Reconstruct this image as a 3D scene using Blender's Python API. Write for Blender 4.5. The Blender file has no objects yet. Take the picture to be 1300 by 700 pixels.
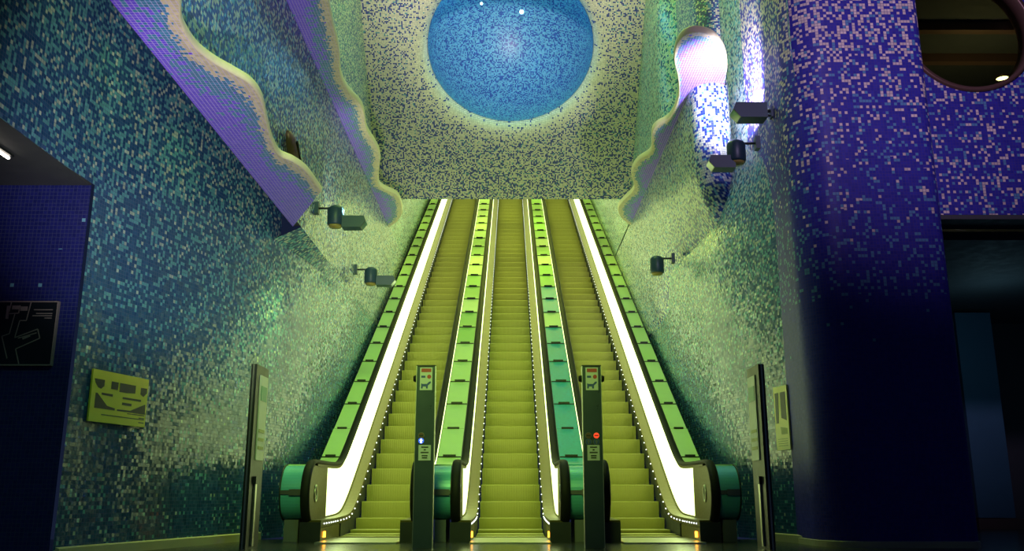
import bpy, math, random
from mathutils import Vector, Matrix
from math import sin, cos, pi, sqrt, radians, tan
random.seed(7)
SC = bpy.context.scene
COL = SC.collection
T30 = tan(radians(30))

# ---------------------------------------------------------------- camera
cam_d = bpy.data.cameras.new('camera'); cam = bpy.data.objects.new('camera', cam_d); COL.objects.link(cam)
cam_d.sensor_width = 36.0; cam_d.lens = 1150 / 1300 * 36.0
cam.location = (0, 0, 0.47)
cam.rotation_euler = (radians(90 + 13.7), 0, radians(-0.1))
cam_d.clip_start = 0.05; cam_d.clip_end = 200
SC.camera = cam

# ---------------------------------------------------------------- world, exposure, lights
SC.view_settings.view_transform = 'Standard'; SC.view_settings.look = 'None'
SC.view_settings.gamma = 1.0; SC.view_settings.use_curve_mapping = False
SC.view_settings.exposure = 0.0
w = bpy.data.worlds.new('world'); SC.world = w; w.use_nodes = True
w.node_tree.nodes['Background'].inputs[0].default_value = (0.10, 0.16, 0.42, 1)
w.node_tree.nodes['Background'].inputs[1].default_value = 0.07

def add_light(name, kind, loc, target, color, energy, size=0.2, angle=60, blend=0.6, size_y=None):
    l = bpy.data.lights.new(name, kind); o = bpy.data.objects.new(name, l); COL.objects.link(o)
    l.color = color; l.energy = energy; o.location = loc
    d = Vector(target) - Vector(loc)
    if d.length > 0: o.rotation_euler = d.to_track_quat('-Z', 'Y').to_euler()
    if kind == 'AREA':
        l.size = size
        if size_y: l.shape = 'RECTANGLE'; l.size_y = size_y
    else:
        l.shadow_soft_size = size
    if kind == 'SPOT': l.spot_size = radians(angle); l.spot_blend = blend
    return o

# unseen fill spot added above the view for a yellow-green wash
add_light('front_fill', 'SPOT', (-0.8, 1.0, 6.0), (-0.5, 13, 1.2), (0.62, 1.0, 0.16), 2600, 0.6, 40, 1.0)
# unseen yellow-green area fills added under the sloping shaft ceiling
for i in range(4):
    yy = 19.5 + i * 3.4
    add_light('shaft_fill', 'AREA', (0, yy, 6.5 + (yy - 18) * T30 - 0.25), (0, yy - 0.5, 0), (0.80, 1.0, 0.16), 55, 3.6, size_y=0.5)
# unseen yellow-green fill added high over the escalator landing
add_light('overhead_fill', 'AREA', (0, 12.0, 11.5), (0, 12.6, 0), (0.55, 1.0, 0.16), 330, 4.0, size_y=2.0)
# unseen fill spots added to wash the bulkhead, ledge, pillar and left wall
add_light('bulkhead_fill', 'SPOT', (0.3, 5.0, 7.5), (0.0, 14.6, 10.9), (1.0, 0.86, 0.82), 4600, 0.3, 44, 1.0)
add_light('ledge_fill', 'SPOT', (-0.6, 2.2, 0.35), (-2.35, 7.8, 3.6), (0.90, 0.84, 0.92), 1150, 0.1, 44, 0.7)
add_light('pillar_fill', 'SPOT', (2.6, 1.0, 6.5), (4.2, 9.0, 5.2), (0.82, 0.60, 1.0), 1350, 0.3, 40, 1.0)
add_light('left_wall_fill', 'SPOT', (1.2, 2.0, 7.0), (-3.3, 8.4, 1.9), (0.34, 1.0, 0.50), 300, 0.3, 55, 1.0)
for (cy, cz) in ((6.4, 4.25), (7.5, 3.9), (8.5, 3.55), (9.4, 3.2), (10.2, 2.95)):
    cx = -3.55 + max(0.0, cy - 7.28) * 0.235
    add_light('cove_lamp', 'SPOT', (max(cx + 0.62, -2.95 if cy < 9 else -2.70), cy - 0.7, cz + 0.75), (cx, cy, cz), (0.62, 1.0, 0.16), 9, 0.05, 50, 1.0)

# ---------------------------------------------------------------- helpers
class MB:
    def __init__(s): s.v = []; s.f = []; s.uv = {}; s.at = {}
    def vert(s, p): s.v.append(tuple(p)); return len(s.v) - 1
    def quad(s, *p): s.f.append([s.vert(q) for q in p])
    def box(s, x0, x1, y0, y1, z0, z1, m=None):
        b = len(s.v)
        for z in (z0, z1):
            for (x, y) in ((x0, y0), (x1, y0), (x1, y1), (x0, y1)):
                p = Vector((x, y, z)); p = m @ p if m else p; s.v.append(tuple(p))
        for q in ((0, 3, 2, 1), (4, 5, 6, 7), (0, 1, 5, 4), (1, 2, 6, 5), (2, 3, 7, 6), (3, 0, 4, 7)):
            s.f.append([b + k for k in q])
        return s
    def prism(s, pts, axis, a, b):
        """closed polygon pts (2-D) extruded along axis ('x','y','z') from a to b"""
        n = len(pts); base = len(s.v)
        for c in (a, b):
            for (p, q) in pts:
                s.v.append({'x': (c, p, q), 'y': (p, c, q), 'z': (p, q, c)}[axis])
        s.f.append([base + k for k in range(n)]); s.f.append([base + n + k for k in reversed(range(n))])
        for k in range(n):
            j = (k + 1) % n
            s.f.append([base + k, base + n + k, base + n + j, base + j])
        return s
    def sweep(s, rings, closed=True, cap=True):
        n = len(rings[0]); base = len(s.v)
        for r in rings: s.v.extend(tuple(p) for p in r)
        for i in range(len(rings) - 1):
            for k in range(n if closed else n - 1):
                j = (k + 1) % n
                s.f.append([base + i * n + k, base + i * n + j, base + (i + 1) * n + j, base + (i + 1) * n + k])
        if cap and closed:
            s.f.append([base + k for k in reversed(range(n))])
            s.f.append([base + (len(rings) - 1) * n + k for k in range(n)])
        return s
    def tube(s, a, b, r0, r1=None, n=14):
        r1 = r0 if r1 is None else r1
        a = Vector(a); b = Vector(b); d = (b - a).normalized()
        u = d.orthogonal().normalized(); w_ = d.cross(u)
        s.sweep([[a + (u * cos(2 * pi * k / n) + w_ * sin(2 * pi * k / n)) * r0 for k in range(n)],
                 [b + (u * cos(2 * pi * k / n) + w_ * sin(2 * pi * k / n)) * r1 for k in range(n)]])
        return s
    def lathe(s, prof, c, axis=(0, 0, 1), n=20):
        d = Vector(axis).normalized(); u = d.orthogonal().normalized(); w_ = d.cross(u); c = Vector(c)
        s.sweep([[c + d * h + (u * cos(2 * pi * k / n) + w_ * sin(2 * pi * k / n)) * r for k in range(n)] for (r, h) in prof])
        return s
    def mesh(s, name, mat, smooth=False):
        me = bpy.data.meshes.new(name); me.from_pydata(s.v, [], s.f); me.materials.append(mat)
        if smooth:
            for p in me.polygons: p.use_smooth = True
        me.update(); return me
    def build(s, name, mat, parent=None, smooth=False, fix=True):
        me = s.mesh(name, mat, smooth)
        if fix: recalc(me)
        return link(name, me, parent)

def recalc(me):
    import bmesh
    bm = bmesh.new(); bm.from_mesh(me); bmesh.ops.recalc_face_normals(bm, faces=bm.faces); bm.to_mesh(me); bm.free()

def link(name, data, parent=None, loc=None):
    o = bpy.data.objects.new(name, data); COL.objects.link(o)
    if parent is not None: o.parent = parent
    if loc is not None: o.location = loc
    return o

def tag(o, label=None, cat=None, group=None, kind=None):
    if label: o['label'] = label
    if cat: o['category'] = cat
    if group: o['group'] = group
    if kind: o['kind'] = kind
    return o

def empty(name, loc=(0, 0, 0), **k):
    o = bpy.data.objects.new(name, None); COL.objects.link(o); o.location = loc
    o.empty_display_size = 0.1
    return tag(o, **k)

def srgb(r, g, b):
    f = lambda c: (c / 255) / 12.92 if c / 255 <= 0.04045 else ((c / 255 + 0.055) / 1.055) ** 2.4
    return (f(r), f(g), f(b), 1)

def smooth_at(me, ang=40):
    try: me.shade_smooth() if False else me.set_sharp_from_angle(angle=radians(ang))
    except Exception: pass

# ---------------------------------------------------------------- materials
def simple(name, col, rough=0.5, metal=0.0, emit=None, estr=0.0, noise=0.0, nscale=8.0, spec=0.5, stretch=None):
    m = bpy.data.materials.new(name); m.use_nodes = True; nt = m.node_tree; b = nt.nodes['Principled BSDF']
    b.inputs['Base Color'].default_value = col; b.inputs['Roughness'].default_value = rough
    b.inputs['Metallic'].default_value = metal; b.inputs['Specular IOR Level'].default_value = spec
    if emit: b.inputs['Emission Color'].default_value = emit; b.inputs['Emission Strength'].default_value = estr
    if noise > 0:
        tc = nt.nodes.new('ShaderNodeTexCoord'); mp = nt.nodes.new('ShaderNodeMapping')
        nz = nt.nodes.new('ShaderNodeTexNoise'); nz.inputs['Scale'].default_value = nscale; nz.inputs['Detail'].default_value = 5
        if stretch: mp.inputs['Scale'].default_value = stretch
        nt.links.new(tc.outputs['Object'], mp.inputs[0]); nt.links.new(mp.outputs[0], nz.inputs['Vector'])
        hs = nt.nodes.new('ShaderNodeMapRange'); hs.inputs['To Min'].default_value = 1 - noise; hs.inputs['To Max'].default_value = 1 + noise
        nt.links.new(nz.outputs['Fac'], hs.inputs[0])
        mx = nt.nodes.new('ShaderNodeMix'); mx.data_type = 'RGBA'; mx.blend_type = 'MULTIPLY'; mx.inputs[0].default_value = 1
        mx.inputs[6].default_value = col; nt.links.new(hs.outputs[0], mx.inputs[7]); nt.links.new(mx.outputs[2], b.inputs['Base Color'])
        rr = nt.nodes.new('ShaderNodeMapRange'); rr.inputs['To Min'].default_value = max(0.02, rough * 0.75); rr.inputs['To Max'].default_value = min(1, rough * 1.25)
        nt.links.new(nz.outputs['Fac'], rr.inputs[0]); nt.links.new(rr.outputs[0], b.inputs['Roughness'])
    return m

def mosaic(name, blue, blue2, cream, teal, grout, tile=0.033, rough=0.25, tilt=0.10, clump=0.35, spec=0.5):
    """glass mosaic: square tiles from UV in metres; attribute 'mix': r = share of cream tiles, g = share of teal tiles"""
    m = bpy.data.materials.new(name); m.use_nodes = True; nt = m.node_tree; L = nt.links; N = nt.nodes.new
    b = nt.nodes['Principled BSDF']
    uv = N('ShaderNodeUVMap'); uv.uv_map = 'UVMap'
    sc = N('ShaderNodeVectorMath'); sc.operation = 'SCALE'; sc.inputs['Scale'].default_value = 1 / tile; L.new(uv.outputs[0], sc.inputs[0])
    fl = N('ShaderNodeVectorMath'); fl.operation = 'FLOOR'; L.new(sc.outputs[0], fl.inputs[0])
    fr = N('ShaderNodeVectorMath'); fr.operation = 'FRACTION'; L.new(sc.outputs[0], fr.inputs[0])
    wn = N('ShaderNodeTexWhiteNoise'); wn.noise_dimensions = '3D'; L.new(fl.outputs[0], wn.inputs[0])
    of = N('ShaderNodeVectorMath'); of.operation = 'ADD'; of.inputs[1].default_value = (0.37, 51.7, 9.3); L.new(fl.outputs[0], of.inputs[0])
    wn2 = N('ShaderNodeTexWhiteNoise'); wn2.noise_dimensions = '3D'; L.new(of.outputs[0], wn2.inputs[0])
    at = N('ShaderNodeAttribute'); at.attribute_name = 'mix'; sp = N('ShaderNodeSeparateColor'); L.new(at.outputs['Color'], sp.inputs[0])
    cn = N('ShaderNodeTexNoise'); cn.inputs['Scale'].default_value = 0.22; cn.inputs['Detail'].default_value = 3; L.new(fl.outputs[0], cn.inputs['Vector'])
    def math(op, a, c, v=None):
        n = N('ShaderNodeMath'); n.operation = op
        for i, x in enumerate((a, c)):
            if x is None: continue
            if isinstance(x, (int, float)): n.inputs[i].default_value = x
            else: L.new(x, n.inputs[i])
        return n.outputs[0]
    cl = math('MULTIPLY_ADD', cn.outputs['Fac'], 2 * clump); cl.node.inputs[2].default_value = 1 - clump
    p = math('MULTIPLY', sp.outputs['Red'], cl)
    hi = math('GREATER_THAN', sp.outputs['Red'], 0.97); p = math('ADD', p, hi)
    q = math('MULTIPLY', sp.outputs['Green'], cl)
    isc = math('LESS_THAN', wn.outputs['Value'], p)
    ist = math('LESS_THAN', wn2.outputs['Value'], q)
    def mix(fac, a, c):
        n = N('ShaderNodeMix'); n.data_type = 'RGBA'
        if isinstance(fac, float): n.inputs[0].default_value = fac
        else: L.new(fac, n.inputs[0])
        for i, x in ((6, a), (7, c)):
            if isinstance(x, tuple): n.inputs[i].default_value = x
            else: L.new(x, n.inputs[i])
        return n.outputs[2]
    s2 = N('ShaderNodeSeparateColor'); L.new(wn2.outputs['Color'], s2.inputs[0])
    c = mix(s2.outputs['Blue'], blue, blue2)
    tv = mix(s2.outputs['Red'], teal, tuple(x * 0.6 for x in teal[:3]) + (1,))
    c = mix(ist, c, tv)
    cv = mix(s2.outputs['Green'], cream, tuple(x * 0.72 for x in cream[:3]) + (1,))
    c = mix(isc, c, cv)
    sx = N('ShaderNodeSeparateXYZ'); L.new(fr.outputs[0], sx.inputs[0])
    dx = math('ABSOLUTE', math('SUBTRACT', sx.outputs[0], 0.5), None); dy = math('ABSOLUTE', math('SUBTRACT', sx.outputs[1], 0.5), None)
    g = math('GREATER_THAN', math('MAXIMUM', dx, dy), 0.445)
    c = mix(g, c, grout)
    L.new(c, b.inputs['Base Color'])
    # every tile is set at its own slight angle
    ge = N('ShaderNodeNewGeometry')
    ce = N('ShaderNodeVectorMath'); ce.operation = 'SUBTRACT'; L.new(wn.outputs['Color'], ce.inputs[0]); ce.inputs[1].default_value = (0.5, 0.5, 0.5)
    ml = N('ShaderNodeVectorMath'); ml.operation = 'SCALE'; ml.inputs['Scale'].default_value = tilt; L.new(ce.outputs[0], ml.inputs[0])
    ad = N('ShaderNodeVectorMath'); ad.operation = 'ADD'; L.new(ge.outputs['Normal'], ad.inputs[0]); L.new(ml.outputs[0], ad.inputs[1])
    no = N('ShaderNodeVectorMath'); no.operation = 'NORMALIZE'; L.new(ad.outputs[0], no.inputs[0]); L.new(no.outputs[0], b.inputs['Normal'])
    rg = N('ShaderNodeMix'); rg.data_type = 'FLOAT'; L.new(g, rg.inputs[0]); rg.inputs[2].default_value = rough; rg.inputs[3].default_value = 0.7
    L.new(rg.outputs[0], b.inputs['Roughness']); b.inputs['Specular IOR Level'].default_value = spec
    return m

CREAM = (0.78, 0.70, 0.55, 1); TEAL = (0.16, 0.42, 0.56, 1)
M = {}
M['wall'] = mosaic('green_lit_wall_mosaic', (0.018, 0.075, 0.19, 1), (0.035, 0.125, 0.26, 1), (0.52, 0.66, 0.54, 1), (0.13, 0.42, 0.46, 1), (0.05, 0.09, 0.22, 1), rough=0.20, tilt=0.16)  # green light over blue tiles is put into the base colours
M['upper'] = mosaic('upper_wall_mosaic', (0.015, 0.035, 0.24, 1), (0.03, 0.06, 0.32, 1), (0.62, 0.68, 0.60, 1), TEAL, (0.05, 0.09, 0.22, 1), rough=0.22, tilt=0.16)
M['pillar'] = mosaic('pillar_mosaic', (0.022, 0.024, 0.30, 1), (0.035, 0.035, 0.38, 1), (0.80, 0.68, 0.60, 1), (0.10, 0.28, 0.48, 1), (0.075, 0.05, 0.26, 1), rough=0.5, tilt=0.06, spec=0.25)
M['violet'] = mosaic('violet_lit_ledge_mosaic', (0.15, 0.07, 0.85, 1), (0.22, 0.10, 0.95, 1), (0.85, 0.72, 0.42, 1), (0.05, 0.30, 0.55, 1), (0.72, 0.60, 0.95, 1), rough=0.4, tilt=0.05, clump=0.1)  # violet light on the undersides is put into the tile colour
M['ceiling'] = mosaic('ceiling_mosaic', (0.02, 0.04, 0.27, 1), (0.04, 0.06, 0.34, 1), (0.80, 0.76, 0.60, 1), (0.12, 0.34, 0.45, 1), (0.10, 0.13, 0.22, 1), tile=0.026, rough=0.45, tilt=0.05)
M['dome'] = mosaic('blue_lit_dome_mosaic', (0.01, 0.05, 0.25, 1), (0.02, 0.08, 0.32, 1), (0.17, 0.50, 0.62, 1), (0.08, 0.30, 0.48, 1), (0.10, 0.18, 0.30, 1), tile=0.026, rough=0.4, tilt=0.05, clump=0.2)  # the crater's blue light is also put into the pale tile colour
M['corridor'] = mosaic('corridor_mosaic', (0.010, 0.015, 0.13, 1), (0.015, 0.020, 0.17, 1), (0.5, 0.6, 0.6, 1), TEAL, (0.045, 0.055, 0.16, 1), rough=0.35, tilt=0.05)
M['floor'] = simple('polished_dark_floor', (0.035, 0.035, 0.04, 1), 0.22, noise=0.25, nscale=14)
M['trim'] = simple('cream_stone_skirting', (0.55, 0.50, 0.30, 1), 0.35, noise=0.12, nscale=6)
M['rim'] = simple('cream_ledge_rim', (0.72, 0.64, 0.44, 1), 0.5, noise=0.1, nscale=30)
M['dark'] = simple('dark_painted_metal', (0.012, 0.015, 0.02, 1), 0.45, noise=0.15, nscale=10)
M['black'] = simple('black_rubber', (0.010, 0.010, 0.010, 1), 0.62, spec=0.2)
M['plain_dark'] = simple('dark_plaster', (0.05, 0.055, 0.06, 1), 0.8, noise=0.1)
M['steel'] = simple('brushed_steel', (0.58, 0.58, 0.50, 1), 0.34, 1.0, noise=0.08, nscale=60, stretch=(1, 0.06, 1))
M['step'] = simple('yellow_lit_step_aluminium', (0.33, 0.31, 0.085, 1), 0.5, 0.3, noise=0.06, nscale=30)  # yellow-green light on the aluminium is put into the base colour
M['deckmetal'] = simple('inner_deck_metal', (0.085, 0.066, 0.008, 1), 0.45, 0.4, noise=0.05, nscale=40)
M['light_panel'] = simple('backlit_panel', (0.8, 0.8, 0.8, 1), 0.3, emit=(0.80, 1.0, 0.38, 1), estr=2.75)
M['led'] = simple('skirt_led', (1, 1, 1, 1), 0.3, emit=(0.9, 0.95, 1.0, 1), estr=3)
M['amber'] = simple('amber_comb_light', (1, 0.5, 0.05, 1), 0.3, emit=(1.0, 0.33, 0.02, 1), estr=8)
M['panel_green'] = simple('pale_green_deck_panel', (0.55, 0.76, 0.35, 1), 0.45, 0.0, noise=0.10, nscale=3)
M['panel_mid'] = simple('mid_green_reflection_panel', (0.30, 0.58, 0.16, 1), 0.5, 0.0, noise=0.12, nscale=3)  # darker ceiling reflection put into the panel colour
M['panel_teal'] = simple('teal_reflection_panel', (0.05, 0.42, 0.50, 1), 0.45, 0.0, noise=0.25, nscale=26)  # speckled ceiling reflection put into the panel colour
M['cap'] = simple('teal_end_cap', (0.10, 0.46, 0.56, 1), 0.38, 0.1, noise=0.10, nscale=3)
M['grey'] = simple('grey_plinth', (0.12, 0.13, 0.14, 1), 0.5, noise=0.1)
M['band'] = simple('band_steel', (0.20, 0.21, 0.20, 1), 0.35, 0.8)
M['post'] = simple('post_dark_steel', (0.06, 0.085, 0.11, 1), 0.30, 0.3, noise=0.15, nscale=5)
M['fixture'] = simple('floodlight_casing', (0.022, 0.055, 0.085, 1), 0.42, 0.1)
M['glass'] = simple('floodlight_glass', (0.10, 0.25, 0.25, 1), 0.12, spec=0.8)
M['lens'] = simple('lamp_lens', (0.30, 0.24, 0.06, 1), 0.2)
M['yellow'] = simple('yellow_sign_board', (0.95, 0.86, 0.06, 1), 0.45, noise=0.05)
M['ink'] = simple('black_sign_print', (0.015, 0.02, 0.02, 1), 0.5)
M['creamboard'] = simple('cream_sign_board', (0.90, 0.84, 0.30, 1), 0.45, noise=0.05)
M['olive'] = simple('olive_sign_print', (0.35, 0.38, 0.08, 1), 0.5)
M['map'] = simple('dark_map_board', (0.010, 0.012, 0.018, 1), 0.3)
M['mapline'] = simple('pink_grey_map_print', (0.30, 0.22, 0.22, 1), 0.5)
M['white'] = simple('white_sticker', (0.55, 0.58, 0.60, 1), 0.5, noise=0.05)
M['red'] = simple('red_print', (0.45, 0.05, 0.05, 1), 0.5)
M['bluep'] = simple('blue_print', (0.03, 0.07, 0.30, 1), 0.5)
M['redlit'] = simple('lit_red_signal', (0.8, 0.05, 0.02, 1), 0.4, emit=(1.0, 0.05, 0.02, 1), estr=1.3)
M['bluelit'] = simple('lit_blue_signal', (0.05, 0.1, 0.9, 1), 0.4, emit=(0.03, 0.12, 1.0, 1), estr=1.1)
M['whitelit'] = simple('lit_white_arrow', (1, 1, 1, 1), 0.4, emit=(0.85, 0.9, 1.0, 1), estr=2.2)
M['poster'] = simple('pale_poster', (0.55, 0.60, 0.50, 1), 0.4, noise=0.25, nscale=5)
M['postergreen'] = simple('green_poster_print', (0.04, 0.30, 0.16, 1), 0.4)
M['tube'] = simple('lit_tube', (1, 1, 1, 1), 0.3, emit=(1.0, 0.88, 0.75, 1), estr=6)
M['downlight'] = simple('lit_downlight', (1, 1, 0.7, 1), 0.3, emit=(1.0, 1.0, 0.35, 1), estr=7)
M['star'] = simple('lit_crater_lamp', (1, 1, 1, 1), 0.3, emit=(0.55, 0.95, 1.0, 1), estr=7)
M['ring'] = simple('bronze_ring', (0.16, 0.09, 0.07, 1), 0.4, 0.4)
M['pane'] = simple('smoked_glass', (0.02, 0.022, 0.02, 1), 0.08, spec=0.8)
M['bluewall'] = simple('dim_blue_panel', (0.05, 0.14, 0.22, 1), 0.6, noise=0.1)

# ---------------------------------------------------------------- mosaic surfaces
def surf(name, fn, nu, nv, mat, parent=None, wrap=False, flip=False, smooth=True):
    """fn(u, v) -> (position, uv in metres, (cream share, teal share))"""
    V, UV, AT, Fc = [], [], [], []
    for j in range(nv + 1):
        for i in range(nu + 1):
            p, t, a = fn(i / nu, j / nv); V.append(tuple(p)); UV.append(t); AT.append(a)
    for j in range(nv):
        for i in range(nu):
            q = [j * (nu + 1) + i, j * (nu + 1) + i + 1, (j + 1) * (nu + 1) + i + 1, (j + 1) * (nu + 1) + i]
            Fc.append(q[::-1] if flip else q)
    return surf_raw(name, V, Fc, UV, AT, mat, parent, smooth)

def surf_raw(name, V, Fc, UV, AT, mat, parent=None, smooth=True):
    me = bpy.data.meshes.new(name); me.from_pydata(V, [], Fc); me.materials.append(mat)
    ul = me.uv_layers.new(name='UVMap')
    for lp in me.loops: ul.data[lp.index].uv = UV[lp.vertex_index]
    ca = me.color_attributes.new('mix', 'FLOAT_COLOR', 'POINT')
    for i, a in enumerate(AT): ca.data[i].color = (max(0, a[0]), max(0, a[1]), 0, 1)
    if smooth:
        for p in me.polygons: p.use_smooth = True
    me.update()
    return link(name, me, parent)

def ss(a, b, x):
    t = max(0.0, min(1.0, (x - a) / (b - a))); return t * t * (3 - 2 * t)
def lerp(a, b, t): return a + (b - a) * t
def interp(tbl, x):
    if x <= tbl[0][0]: return tbl[0][1]
    for (a, b), (c, d) in zip(tbl, tbl[1:]):
        if x <= c: return lerp(b, d, (x - a) / (c - a))
    return tbl[-1][1]

# ================================================================= THE SETTING
# floor
fl = MB(); fl.box(-9, 9, -6, 10.55, -0.2, 0.0)
tag(fl.build('floor', M['floor']), kind='structure')

FLARE = [(7.28, 3.55), (8.71, 3.20), (10.23, 2.86), (11.5, 2.64), (14.0, 2.5), (40, 2.5)]
def flare(Y): return (interp(FLARE, Y - 0.35) + interp(FLARE, Y) + interp(FLARE, Y + 0.35)) / 3
def wall_mix(Y, z):
    """share of pale tiles rising with height, densest along the escalators"""
    a = ss(0.9, 4.2, z)
    near = ss(7.0, 12.0, Y)
    return (0.012 + ss(1.8, 4.4, z) * lerp(0.13, 0.25, near), 0.08 + a * 0.34)

# wall_left: the flared lower wall
def fL(u, v):
    Y = lerp(7.28, 33.0, u ** 1.6); z = lerp(0, 3.45, v)
    return (-flare(Y), Y, z), (Y * 1.025, z), wall_mix(Y, z)
wall_left = tag(surf('wall_left', fL, 60, 20, M['wall'], flip=False), kind='structure')
def fL2(u, v):  # upper lower-wall, behind the violet-lit ledge
    Y = lerp(7.28, 10.6, u); z = lerp(3.45, 6.4, v)
    return (-flare(Y), Y, z), (Y * 1.025, z), wall_mix(Y, z)
surf('wall_behind_ledge', fL2, 12, 8, M['wall'], wall_left)
def fLh(u, v):  # over the doorway
    Y = lerp(1.5, 7.28, u); z = lerp(3.03, 6.4, v)
    return (-flare(Y), Y, z), (Y * 1.025, z), wall_mix(Y, z)
surf('wall_over_doorway', fLh, 12, 8, M['wall'], wall_left)
def fLs(u, v):  # sloped shoulder between lower and upper wall
    Y = lerp(10.4, 33.0, u); z = lerp(3.45, 3.60, v)
    return (-lerp(flare(Y), 2.5, v), Y, z), (Y * 1.025, 3.45 + v * sqrt(0.0225 + (flare(Y) - 2.5) ** 2)), wall_mix(Y, z)
surf('wall_shoulder', fLs, 30, 2, M['wall'], wall_left)
def up_mix(Y, z):
    g = ss(9.0, 16.0, Y)
    return (lerp(0.30, 0.55, g), 0.22)
def fLu(u, v):
    Y = lerp(2.0, 33.0, u); z = lerp(3.6, 5.9, v)
    return (-2.5, Y, z), (Y, z), up_mix(Y, z)
surf('upper_wall', fLu, 60, 10, M['upper'], wall_left)
def fLt(u, v):
    Y = lerp(2.0, 18.3, u); z = lerp(5.9, 14.0, v)
    return (-2.78, Y, z), (Y, z), (0.40, 0.25)
surf('top_wall', fLt, 20, 10, M['ceiling'], wall_left)
def fLv(u, v):
    Y = lerp(17.8, 33.0, u); z = lerp(5.9, 14.0, v)
    return (-2.5, Y, z), (Y, z), (0.5, 0.2)
surf('shaft_wall', fLv, 12, 8, M['wall'], wall_left)
# end return of the upper wall beside the gap
rb = MB(); rb.box(-2.62, -2.505, 2.0, 10.42, 3.62, 6.3); rb.build('wall_back', M['plain_dark'], wall_left)

# corridor through the doorway on the left
def fC(u, v):
    x = lerp(-8.0, -3.55, u); z = lerp(0, 3.03, v)
    return (x, 7.28, z), (x, z), (0.001, 0.006 * ss(1.2, 2.8, z))
corr = tag(surf('wall_corridor', fC, 8, 8, M['corridor']), kind='structure')
cb = MB(); cb.box(-8.0, -3.56, 1.5, 7.3, 3.03, 3.13); tag(cb.build('ceiling_corridor', M['plain_dark']), kind='structure')

# wall_right: lower wall flares out to the pillar, upper part steps back behind the fin
def xr(Y, z):
    k = ss(3.3, 5.4, z) * (1 - ss(12.6, 14.0, Y))
    return lerp(flare(Y), 3.04, k)
def fR(u, v):
    Y = lerp(8.95, 33.0, u ** 1.7); z = lerp(0, 14.0, v ** 1.2)
    return (xr(Y, z), Y, z), (Y * 1.025, z), (wall_mix(Y, z)[0] + 0.35 * ss(3.6, 5.2, z), wall_mix(Y, z)[1])
wall_right = tag(surf('wall_right', fR, 70, 60, M['wall'], flip=True), kind='structure')
# fin with a rounded nose that carries the right ledge
def fin_plan(inset, nose, x0, x1, yend):
    r = (x1 - x0) / 2; pts = [(x0 + inset, yend)]
    for k in range(15):
        a = pi + pi * k / 14
        pts.append(((x0 + x1) / 2 + (r - inset * 0.3) * cos(a) + inset * 0.7, nose + r * 1.2 + inset + r * 1.2 * sin(a)))
    pts.append((x1, yend)); return pts
def fin(name, x0, x1, nose, yend, zs, insets, mat, mixv, parent):
    V, UV, AT, Fc = [], [], [], []
    n = None
    for z, ins in zip(zs, insets):
        pl = fin_plan(ins, nose, x0, x1, yend)
        # subdivide the long straight run
        ny = pl[1][1]; run = []
        for Y_ in [yend, 24, 20, 17.8, 16, 15, 14.2, 13.8, 13.5, 13.2, 12.9, 12.6, 12.4, 12.2]:
            if Y_ <= ny + 0.05 or Y_ > yend: Y_ = max(ny + 0.05, min(Y_, yend))
            run.append((x0 + ins * (1 - ss(12.2, 14.5, Y_)) + (0.09 if z == zs[0] and ins > 0 else 0), Y_))
        run += pl[1:]
        s = 0; n = len(run)
        for k, (x, y) in enumerate(run):
            if k: s += math.dist(run[k - 1], run[k])
            V.append((x, y, z)); UV.append((s, z)); AT.append(mixv(y, z))
    for j in range(len(zs) - 1):
        for k in range(n - 1):
            Fc.append([j * n + k, j * n + k + 1, (j + 1) * n + k + 1, (j + 1) * n + k])
    return surf_raw(name, V, Fc, UV, AT, mat, parent)
fin('wall_fin', 2.45, 2.98, 11.16, 33.0, [3.1, 3.35, 3.7, 4.0, 4.3, 4.6, 5.0, 5.5, 5.95], [0.6, 0.52, 0.40, 0.26, 0.14, 0.05, 0.01, 0, 0], M['upper'],
    lambda y, z: (lerp(0.30, 0.60, ss(3.6, 5.0, z)), 0.25), wall_right)
fin('top_wall', 2.72, 3.3, 11.9, 18.3, [5.9, 8, 11, 14.0], [0, 0, 0, 0], M['ceiling'], lambda y, z: (0.30, 0.30), wall_right)

def fRv(u, v):
    Y = lerp(17.8, 33.0, u); z = lerp(5.9, 14.0, v)
    return (2.45, Y, z), (Y, z), (0.5, 0.2)
surf('shaft_wall', fRv, 12, 8, M['wall'], wall_right, flip=True)

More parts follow.
